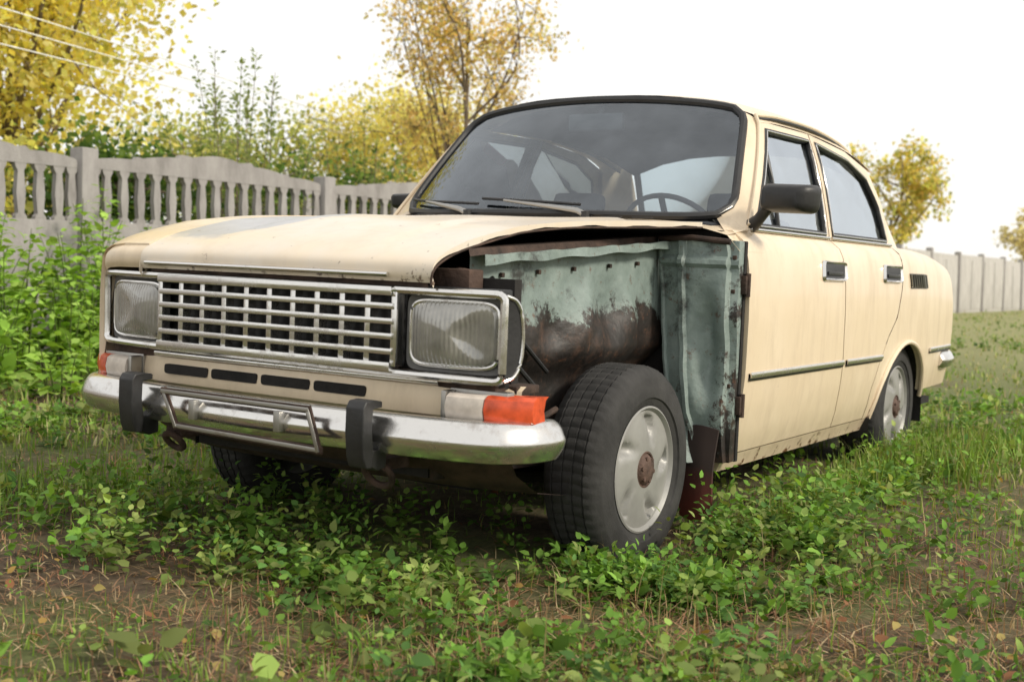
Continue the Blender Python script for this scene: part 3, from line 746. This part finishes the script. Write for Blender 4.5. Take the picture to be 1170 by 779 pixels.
def grass(name,n,r0,r1,hmin,hmax,wid,dens,cols,seed,lay=False,mode='log',pts=None):
    for k,(tv,tt) in enumerate(BL):
        if pts is None:
            x,y=wedge(n//3,r0,r1,mode); m=keep(x,y,dens(x,y)); x=x[m];y=y[m]
        else: x,y=pts[0][k::3],pts[1][k::3]
        c=len(x)
        z=gh(x,y); yaw=rng.uniform(0,6.28,c); tl=rng.normal(0,.25,c) if not lay else rng.uniform(1.0,1.5,c)
        cy,sy=np.cos(yaw),np.sin(yaw); ct,st=np.cos(tl),np.sin(tl)
        Rz=np.zeros((c,3,3));Rz[:,0,0]=cy;Rz[:,0,1]=-sy;Rz[:,1,0]=sy;Rz[:,1,1]=cy;Rz[:,2,2]=1
        Ry=np.zeros((c,3,3));Ry[:,0,0]=ct;Ry[:,0,2]=st;Ry[:,2,0]=-st;Ry[:,2,2]=ct;Ry[:,1,1]=1
        rot=np.einsum('nij,njk->nik',Rz,Ry)
        h=rng.uniform(hmin,hmax,c)*(.7+.5*np.clip(nz(x,y,3,seed)+.5,0,1)); w=wid*rng.uniform(.6,1.4,c)
        dist=np.hypot(x-CAM[0],y-CAM[1]); w=w*(1+dist*.07)
        ci=rng.integers(0,len(cols),c); col=np.array(cols)[ci]*rng.uniform(.6,1.3,(c,1))
        inst(name,tv,tt,np.stack([x,y,z-.005+(.012 if lay else 0)],1),rot,np.stack([h,w,h],1),col,M_grass)
GREEN=[(.16,.28,.04),(.21,.33,.055),(.14,.24,.035),(.28,.37,.09)]
DRY=[(.42,.29,.15),(.33,.20,.12),(.50,.39,.23),(.26,.13,.075),(.40,.22,.13)]
gd=lambda x,y:np.clip(.40+.7*nz(x,y,1.6,5),.08,1)
dd=lambda x,y:np.clip(.50-.6*nz(x,y,1.6,5),.14,1)
grass('grass',36000,1.3,7,.025,.080,.0033,gd,GREEN,3)
grass('dry_grass',38000,1.3,7,.04,.10,.003,dd,DRY,3,lay=True)
grass('dry_grass',14000,1.3,8,.03,.08,.0028,dd,DRY,3)
grass('dry_stalks',140,1.8,9,.10,.20,.0025,lambda x,y:np.ones_like(x),[(.42,.33,.18),(.34,.25,.13)],3)
grass('grass',50000,5,45,.03,.08,.008,lambda x,y:np.clip(.55+.5*nz(x,y,1.2,5),.08,1),GREEN+[(.34,.40,.12),(.44,.42,.20),(.48,.42,.25)],4)
q=(rng.normal(.98,.13,1000),rng.uniform(1.7,3.4,1000)); grass('grass',0,0,0,.06,.19,.006,None,GREEN+[(.34,.34,.14)],4,pts=q)
q=(rng.normal(.86,.05,1000),rng.uniform(.5,2.1,1000)); grass('grass',0,0,0,.06,.19,.005,None,GREEN+[(.34,.34,.14)],4,pts=q)
q=(rng.normal(-.95,.2,700),rng.uniform(-.9,.6,700)); grass('grass',0,0,0,.06,.14,.005,None,GREEN,4,pts=q)
def weeds(name,n,r0,r1,dens,hh,ls,nl,cols,mode='log',tmpl=LEAF8,pts=None,asp=(.9,1.5)):
    if pts is None:
        x,y=wedge(n,r0,r1,mode); m=keep(x,y,dens(x,y)); x=x[m];y=y[m]
    else: x,y=pts
    P=[];Dv=[];Sc=[];Cc=[]
    c=len(x); z=gh(x,y); H=rng.uniform(hh[0],hh[1],c)*np.clip(.9+.5*nz(x,y,2.5,8),.5,1.5); L0=rng.uniform(ls[0],ls[1],c)
    base=np.array(cols)[rng.integers(0,len(cols),c)]*rng.uniform(.60,1.3,(c,1))
    lean=rng.normal(0,.25,(c,2)); ar=rng.uniform(asp[0],asp[1],c)
    for k in range(nl):
        t=(k+.6)/nl; az=k*2.4+rng.uniform(0,6.28,c)*.4+x*50
        hgt=H*t; rad=.008+.020*rng.random(c)
        P.append(np.stack([x+lean[:,0]*hgt+rad*np.cos(az),y+lean[:,1]*hgt+rad*np.sin(az),z+hgt],1))
        el=rng.normal(.12+.5*t*t,.38,c)
        Dv.append(np.stack([np.cos(az)*np.cos(el),np.sin(az)*np.cos(el),np.sin(el)],1))
        l=L0*(1.15-.45*t)*rng.uniform(.6,1.3,c); Sc.append(np.stack([l,l*ar,l],1))
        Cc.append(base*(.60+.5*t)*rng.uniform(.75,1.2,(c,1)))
    P=np.vstack(P);Dv=np.vstack(Dv);Sc=np.vstack(Sc);Cc=np.vstack(Cc)
    return inst(name,tmpl[0],tmpl[1],P,basis(Dv,.35),Sc,Cc,M_leaf)
WG=[(.165,.33,.05),(.215,.39,.065),(.14,.27,.045),(.26,.37,.09),(.12,.25,.06),(.30,.37,.11)]
wd=lambda x,y:np.clip(.15+1.25*nz(x,y,1.7,21)+.7*nz(x,y,5,22),.03,1)
weeds('weeds',4800,1.3,7,wd,(.02,.065),(.014,.030),10,WG)
weeds('weeds',2400,1.3,7,lambda x,y:np.clip(.25+.9*nz(x,y,2.3,31),.04,1),(.03,.08),(.018,.038),9,WG,asp=(.45,.8))
weeds('weeds',1200,1.3,7,wd,(.05,.13),(.024,.046),13,WG,asp=(.9,1.5))
weeds('weeds',170,1.7,6,wd,(.03,.06),(.045,.075),7,WG,asp=(1.0,1.5))
weeds('weeds',5500,5,30,wd,(.03,.09),(.035,.06),8,WG,tmpl=LEAF4)
def cl(cx,cy,sx_,sy_,n): return rng.normal(cx,sx_,n),rng.normal(cy,sy_,n)
px=[];py=[]
for cx,cy,a_,b_,n in ((.90,-.33,.13,.09,170),(1.0,.25,.12,.22,120),(.92,1.1,.12,.5,120),(.88,2.0,.10,.4,90),(.35,-.75,.35,.10,100),(-.45,-.6,.35,.2,110),(1.35,.2,.3,.3,50),(1.0,2.9,.25,.5,70),(.1,-.95,.5,.12,60),(.1,-.35,.35,.2,60)):
    q=cl(cx,cy,a_,b_,n); px.append(q[0]);py.append(q[1])
px=np.concatenate(px);py=np.concatenate(py); k_=~((np.abs(px-.63)<.14)&(np.abs(py-.02)<.25)); px=px[k_];py=py[k_]
weeds('weeds',0,0,0,None,(.06,.18),(.022,.042),14,WG,pts=(px,py),asp=(.7,1.5))
x,y=wedge(800,1.4,9); m=keep(x,y,np.ones_like(x)*.8); x=x[m];y=y[m]; c=len(x); az=rng.uniform(0,6.28,c)
inst('fallen_leaves',LEAF8[0],LEAF8[1],np.stack([x,y,gh(x,y)+.02],1),basis(np.stack([np.cos(az),np.sin(az),rng.normal(0,.3,c)],1),.5),np.repeat(rng.uniform(.02,.04,c)[:,None],3,1),np.array([(.40,.26,.08),(.30,.14,.07),(.5,.40,.14)])[rng.integers(0,3,c)],M_leaf)
# ------------------------------------------------------------------ tall weeds by fence
def tube_tris(pts,r0,r1,seg=5):
    V=[];F=[]; n=len(pts)
    for i,p in enumerate(pts):
        t=np.array(pts[min(i+1,n-1)])-np.array(pts[max(i-1,0)]); t=t/(np.linalg.norm(t)+1e-9)
        u=np.array((0,0,1.)) if abs(t[2])<.9 else np.array((1.,0,0)); a=np.cross(t,u);a/=np.linalg.norm(a);bb=np.cross(a,t); r=r0+(r1-r0)*i/(n-1)
        for k in range(seg):
            an=2*math.pi*k/seg; V.append(np.array(p)+r*(a*math.cos(an)+bb*math.sin(an)))
    for i in range(n-1):
        for k in range(seg):
            q=(i*seg+k,i*seg+(k+1)%seg,(i+1)*seg+(k+1)%seg,(i+1)*seg+k); F+=[(q[0],q[1],q[2]),(q[0],q[2],q[3])]
    return V,F
def tallweed(x,y,H,cols,seed,leaf=.08):
    r=np.random.default_rng(seed); P=[];D_=[];Sc=[];Cc=[];EV=[];EF=[]
    z=float(gh(x,y)); ns=r.integers(5,9)
    for s_ in range(ns):
        az=r.uniform(0,6.28); ln=r.uniform(.05,.38); hh=H*r.uniform(.55,1.05)
        pts=[(x+math.cos(az)*(.06+ln*t*hh*t),y+math.sin(az)*(.06+ln*t*hh*t),z+hh*t) for t in np.linspace(0,1,7)]
        V,F=tube_tris(pts,.006,.002); o=len(EV); EV+=V; EF+=[tuple(i+o for i in f) for f in F]
        nl=int(hh*55)
        for k in range(nl):
            t=.08+.92*k/nl; i=min(5,int(t*6)); f=t*6-i; p=np.array(pts[i])*(1-f)+np.array(pts[i+1])*f
            a=k*1.7+r.uniform(-.4,.4); el=r.normal(.05,.4); d=np.array((math.cos(a)*math.cos(el),math.sin(a)*math.cos(el),math.sin(el)))
            br=r.uniform(0,.12)*(1-t*.6)
            P.append(p+d*br);D_.append(d);l=leaf*r.uniform(.6,1.3)*(1.15-.55*t);Sc.append((l,l*1.25,l));Cc.append(np.array(cols[r.integers(0,len(cols))])*r.uniform(.7,1.25))
    return inst('tall_weed',LEAF8[0],LEAF8[1],np.array(P),basis(np.array(D_),.3),np.array(Sc),np.array(Cc),M_leaf,kind=None,extra=(EV,EF,np.tile([.12,.16,.05],(len(EV),1))))
TG=[(.26,.46,.06),(.32,.52,.08),(.20,.36,.05),(.36,.54,.11)]
tw=[(-4.6,.5,1.0),(-4.9,1.1,1.15),(-4.3,1.0,.8),(-4.8,1.7,1.05),(-4.4,1.6,.9),(-5.1,2.2,1.15),(-4.6,2.3,.95),(-4.0,1.4,.6),(-5.1,2.9,1.35),(-4.7,2.8,1.0),(-4.2,2.1,.70),(-3.7,1.0,.45),(-5.2,3.6,.8),(-4.7,3.5,.6),(-4.1,.4,.7),(-5.2,.2,1.2),(-3.7,1.8,.45),(-5.2,1.4,1.2),(-3.4,.6,.35),(-5.0,4.3,.5),(-3.9,2.5,.45),(-4.3,2.8,.65),(-3.4,1.4,.35),(-4.0,.9,.65),(-5.0,.7,1.1),(-4.5,1.3,.95),(-4.9,2.5,1.1),(-3.5,2.2,.35),(-4.2,3.4,.4),(-4.8,3.1,.95),(-3.1,1.0,.3),(-3.2,1.9,.3),(-4.4,2.5,.85),(-4.1,1.8,.65),(-3.9,1.2,.55)]
for i,(x,y,H) in enumerate(tw):
    o=tallweed(x,y,H,TG,100+i,.10 if H>.7 else .085); o['label']='leafy green weed growing beside the concrete fence'; o['category']='weed'; o['group']='tall weeds along the fence'
# ------------------------------------------------------------------ fence
def concm(name,a,b_,c):
    m,nt_,bb_=newmat(name)
    cn=noise(nt_,5,8,.7,stretch=(1,1,.4)); L(nt_,ramp(nt_,cn,[(.25,a),(.5,b_),(.75,c)]),bb_.inputs['Base Color']); bb_.inputs['Roughness'].default_value=.95; bump(nt_,bb_,noise(nt_,50,8,.8),.5,.02)
    return m
M_conc=concm('weathered_concrete',(.20,.185,.18),(.32,.30,.295),(.42,.40,.39)); M_conc2=concm('hazed_pale_concrete',(.34,.32,.31),(.46,.44,.42),(.55,.53,.51))  # far panels: pale concrete, lightened further with distance haze in the colour
fence=bpy.data.objects.new('concrete_fence',None); COL.objects.link(fence); fence.location=(-5.6,3.1,0)
fence['label']='grey precast concrete fence with slotted ornamental panels'; fence['category']='fence'
SP=2.70; 
p=MB(); n=16; L_=SP-.12; T_=.05; y0=.06
p.box((0,y0+L_/2,.59),(T_,L_,1.12),0,.008)
for k in range(3): 
    p.box((.03,y0+L_*(k+.5)/3,.62),(.03,L_/3-.12,.75),0,.012)
step=L_/n
prf=[(1.145,.048),(1.17,.044),(1.19,.025),(1.24,.030),(1.34,.038),(1.42,.031),(1.49,.025),(1.52,.044),(1.55,.050)]
for k in range(n+1):
    yc_=y0+step*k if 0<k<n else y0+(.05 if k==0 else L_-.05)
    poly=[(yc_+w,z) for z,w in prf]+[(yc_-w,z) for z,w in reversed(prf)]
    p.prism(poly,0,-T_/2+.003,T_/2-.003,0)
pts=[]
for t in np.linspace(0,1,76):
    fr_=(t*5)%1; hump=.030*math.sqrt(max(0,math.sin(fr_*math.pi))); st_=1-abs(2*t-1); arch=.12*(.5*st_+.5*math.floor(st_*2.99)/2); pts.append((y0+L_*t,1.600+hump+arch))
for k in range(len(pts)-1):
    (a,b_),(c_,d)=pts[k],pts[k+1]
    p.add([(-T_/2,a,1.545),(-T_/2,c_,1.545),(-T_/2,c_,d),(-T_/2,a,b_),(T_/2,a,1.545),(T_/2,c_,1.545),(T_/2,c_,d),(T_/2,a,b_)],[(0,1,2,3),(4,5,6,7),(3,2,6,7),(0,1,5,4)],0)
pan=p.build('fence_panel',fence,[M_conc],30)
p=MB(); p.box((0,y0+L_/2,.82),(T_,L_,1.62),0,.008)
for k in range(2): p.box((.03,y0+L_*(k+.5)/2,.85),(.03,L_/2-.14,1.3),0,.012)
pan2=p.build('fence_panel',fence,[M_conc2],30)
p=MB(); p.box((0,0,.85),(.15,.15,1.76),0,.015)
post=p.build('fence_post',fence,[M_conc],30)
for k in range(-3,22):
    q=post if k==-3 else post.copy()
    if q is not post: COL.objects.link(q)
    q.parent=fence; q.location=(random.uniform(-.01,.01),SP*k,random.uniform(-.02,.02)+.02); q.rotation_euler=(random.uniform(-.008,.008),random.uniform(-.012,.012),0)
    src=pan if k<4 else pan2
    if (k==-3) or (k==4): q=src
    else: q=src.copy(); COL.objects.link(q)
    q.parent=fence; q.location=(random.uniform(-.01,.01),SP*k,.04+random.uniform(-.02,.02)); q.rotation_euler=(random.uniform(-.006,.006),random.uniform(-.015,.015),0)
# ------------------------------------------------------------------ trees
M_bark=simple('bark',(.17,.13,.095),.9,0,.4,8,.5)
def tree(x,y,H,c,rad,nl,leaf,cols,seed,label,cat='tree',trunk=.14,limbs=11,name='tree',spread=.22,up=0.3):
    r=np.random.default_rng(seed); root=bpy.data.objects.new(name,None); COL.objects.link(root); root.location=(x,y,float(gh(x,y)) if abs(x)<200 else 0)
    root['label']=label; root['category']=cat
    tb=MB(); C0=np.array(c,float); rad=np.array(rad,float)
    base=np.array((0,0,0.)); fork=np.array((C0[0]*.5,C0[1]*.5,max(.25,C0[2]-rad[2]*.75)))
    topp=C0+np.array((0,0,rad[2]*.6)); mid=(fork+topp)/2+r.normal(0,.08,3)
    tr=cr([base,fork*.5+r.normal(0,.04,3)*[1,1,0],fork,mid,topp],14); tb.tube([tuple(q) for q in tr],[trunk*(1-.9*i/13)+.008 for i in range(14)],0,7)
    tips=[]
    for i in range(limbs):
        s=tr[int(3+ (10)*i/limbs)]
        u=r.normal(0,1,3); u/=np.linalg.norm(u); u[2]=abs(u[2])*.8+up-.25*(i<limbs*.4)
        u/=np.linalg.norm(u)
        e=C0+u*rad*r.uniform(.72,1.03)
        m=(s+e)/2+r.normal(0,.10,3)*rad; pts=cr([s,m,e],9); tb.tube([tuple(q) for q in pts],[trunk*.38*(1-.9*k/8)+.004 for k in range(9)],0,5)
        for j in range(7):
            s2=pts[2+j%7]; v=r.normal(0,1,3); v[2]+=up; v/=np.linalg.norm(v)
            e2=s2+v*rad*r.uniform(.25,.5); p2=cr([s2,(s2+e2)/2+r.normal(0,.04,3)*rad,e2],6)
            tb.tube([tuple(q) for q in p2],[trunk*.12*(1-.85*k/5)+.003 for k in range(6)],0,4)
            for q in p2[2:]: tips.append((q,.8+.4*r.random()))
            for jj in range(3):
                v=r.normal(0,1,3); v[2]+=up; v/=np.linalg.norm(v); e3=p2[4]+v*rad*r.uniform(.1,.25)
                tb.tube([tuple(p2[3]),tuple(e3)],[.006,.002],0,3); tips.append((e3,.7+.5*r.random())); tips.append(((p2[4]+e3)/2,.9))
    tb.build('trunk',root,[M_bark])
    T=np.array([t_[0] for t_ in tips]); wts=r.random(len(T))**1.5+.15; wts/=wts.sum()
    br=np.array([t_[1] for t_ in tips])*r.uniform(.75,1.25,len(T))
    idx=r.choice(len(T),nl,p=wts); P=T[idx]+r.normal(0,spread,(nl,3))*np.minimum(rad,1.0)*.6
    D_=r.normal(0,1,(nl,3)); D_[:,2]-=.5
    l=leaf*r.uniform(.6,1.3,nl); Sc=np.stack([l,l*1.25,l],1)
    ci=r.integers(0,len(cols),len(T))[idx]; cj=r.integers(0,len(cols),nl); ci=np.where(r.random(nl)<.6,ci,cj)
    Cc=np.minimum(.95,np.array(cols)[ci]*br[idx][:,None]*r.uniform(.75,1.2,(nl,1)))
    inst('crown',LEAF4[0],LEAF4[1],P,basis(D_,.6),Sc,Cc,M_tree,kind=None,parent=root)
YEL=[(.95,.80,.20),(.97,.84,.28),(.88,.77,.22),(.66,.66,.20),(.97,.87,.42)]
tree(-10.2,5.7,7,(0,0,4.2),(2.4,2.4,2.5),40000,.085,YEL,1,'large tree with bright yellow autumn leaves behind the fence',limbs=24,trunk=.09,spread=.5)
tree(-10.5,3.2,6,(0,0,3.0),(2.0,2.0,2.2),13000,.09,YEL,2,'bushy yellow green tree behind the fence',limbs=14,trunk=.1,spread=.45)
ORG=[(.82,.59,.26),(.88,.69,.32),(.70,.53,.24),(.58,.54,.24),(.92,.77,.42)]
tree(-7.4,10.6,5,(0,0,3.1),(1.25,1.25,1.9),7600,.060,ORG,3,'thin tree with sparse orange brown autumn leaves',limbs=13,trunk=.05,up=.6,spread=.18)
GG=[(.24,.32,.12),(.30,.38,.15),(.36,.42,.18)]
def shoots(x,y,H,n,seed,label,cols,nlf=60,spr=.8):
    r=np.random.default_rng(seed); root=bpy.data.objects.new('shrub',None); COL.objects.link(root); root.location=(x,y,float(gh(x,y))); root['label']=label; root['category']='shrub'
    tb=MB(); P=[];D_=[]
    for i in range(n):
        az=r.uniform(0,6.28); rr=spr*r.uniform(.2,1); h_=H*(1-.5*(rr/spr)**1.5)*r.uniform(.75,1.05)
        e=np.array((math.cos(az)*rr,math.sin(az)*rr,h_)); m=e*.5*np.array((1.1,1.1,1))
        pts=cr([(0,0,0),m+r.normal(0,.05,3),e],12); tb.tube([tuple(q) for q in pts],[.010*(1-.85*k/11)+.0015 for k in range(12)],0,4)
        for k in range(nlf):
            t=.3+.7*r.random(); q=pts[min(10,int(t*11))]+(pts[min(11,int(t*11)+1)]-pts[min(10,int(t*11))])*((t*11)%1)
            d=r.normal(0,1,3); d[2]=abs(d[2])*.8; d/=np.linalg.norm(d); P.append(q+d*r.uniform(0,.24)*(1.2-t)); D_.append(d)
    tb.build('trunk',root,[M_bark]); P=np.array(P); nl=len(P); l=.06*r.uniform(.6,1.2,nl)
    inst('crown',LEAF4[0],LEAF4[1],P,basis(np.array(D_),.5),np.stack([l,l*.9,l],1),np.array(cols)[r.integers(0,len(cols),nl)]*r.uniform(.7,1.2,(nl,1)),M_tree,kind=None,parent=root)
shoots(-6.5,5.5,3.2,22,41,'spindly green shrub with tall upright shoots behind the fence',GG,150,.95)
shoots(-6.4,7.2,2.6,26,42,'low green shrub with upright shoots behind the fence',GG+[(.60,.52,.20)],140,1.1)
tree(-9.5,12.2,4,(0,0,2.3),(1.9,1.9,1.2),9500,.08,[(.93,.82,.32),(.90,.82,.38),(.74,.72,.28)],5,'rounded pale yellow tree behind the fence',limbs=14,trunk=.06,spread=.35)
tree(-11.0,9.6,4,(0,0,1.8),(1.9,1.9,.95),7500,.08,[(.70,.68,.25),(.52,.57,.20),(.40,.48,.17)],15,'rounded yellow green bush behind the fence','bush',name='bush',limbs=12,trunk=.05,spread=.35)
tree(-6.9,27.6,5,(.5,0,3.0),(1.2,1.2,1.15),3400,.11,[(.62,.60,.18),(.80,.68,.22),(.50,.54,.17),(.86,.66,.24)],6,'small green and yellow tree beyond the fence',limbs=9,trunk=.06,spread=.2)
tree(-6.8,46,4,(0,0,2.3),(1.2,1.2,1.0),2000,.14,[(.66,.60,.36),(.72,.63,.38)],7,'distant small autumn tree beyond the fence',limbs=8,trunk=.06)
DG=[(.08,.16,.04),(.12,.21,.055),(.17,.26,.06)]
for i,(x,y) in enumerate(((-7.0,4.4),(-7.2,6.2),(-7.2,8.3),(-8.5,10.2))):
    tree(x,y,2,(0,0,1.02),(.9,1.1,.74),4600,.08,DG,20+i,'dense dark green bush behind the concrete fence','bush',name='bush',trunk=.05,limbs=10,spread=.3)
for i,(x,y) in enumerate(((-7.2,1.6),(-7.6,3.0))):
    tree(x,y,2,(0,0,1.1),(.9,.9,.75),4000,.08,YEL[2:4]+[(.55,.58,.18)],30+i,'yellow green bush behind the concrete fence','bush',name='bush',trunk=.05,limbs=10,spread=.3)
M_wire=simple('pale_cable',(.85,.83,.74),.6)
for k in range(3):
    w=MB()
    P=[(-6.8-1.5*t+.1*k,3.2+3.8*t,2.93+.13*t-.17*k*(1-.1*t)-.02*t*t) for t in np.linspace(-2.5,4,16)]
    w.tube(P,.006,0,5); o=w.build('power_line',None,[M_wire]); o['label']='thin overhead power cable crossing above the fence'; o['category']='power line'; o['group']='overhead cables'
# ------------------------------------------------------------------ light, world, camera
W=bpy.data.worlds.new('World'); scene.world=W; W.use_nodes=True; nt=W.node_tree; bg=nt.nodes['Background']
sk=N(nt,'ShaderNodeTexSky',sky_type='NISHITA'); sk.sun_disc=False; 
sd=Vector((.85,.08,.55)).normalized()
sk.sun_elevation=math.asin(sd.z); sk.sun_rotation=math.atan2(sd.x,sd.y)
v=N(nt,'ShaderNodeVectorMath',operation='SCALE'); L(nt,sk.outputs[0],v.inputs[0]); v.inputs['Scale'].default_value=.10
L(nt,mixc(nt,.85,v.outputs[0],(1.14,1.11,1.06)),bg.inputs['Color']); bg.inputs['Strength'].default_value=1.05
sl=bpy.data.lights.new('sun','SUN'); sl.energy=3.0; sl.angle=math.radians(12); sl.color=(1,.92,.78)
so=bpy.data.objects.new('sun',sl); COL.objects.link(so); so.rotation_euler=(-sd).to_track_quat('-Z','Y').to_euler()
cam=bpy.data.cameras.new('camera'); co=bpy.data.objects.new('camera',cam); COL.objects.link(co)
cam.sensor_width=36; cam.lens=1418/1170*36; cam.clip_end=1500
cam.dof.use_dof=True; cam.dof.focus_distance=3.5; cam.dof.aperture_fstop=4.5
Rw=Vector((.83854071,.5445494,.01776015)); Uw=Vector((-.04134323,.03109287,.99866109)); Dw=Vector((-.54326808,.83815224,-.04858607))
Mx=Matrix((( Rw.x,Uw.x,-Dw.x,CAM[0]),(Rw.y,Uw.y,-Dw.y,CAM[1]),(Rw.z,Uw.z,-Dw.z,CAM[2]),(0,0,0,1))); co.matrix_world=Mx
scene.camera=co
scene.view_settings.view_transform='Standard'; scene.view_settings.look='None'; scene.view_settings.exposure=0
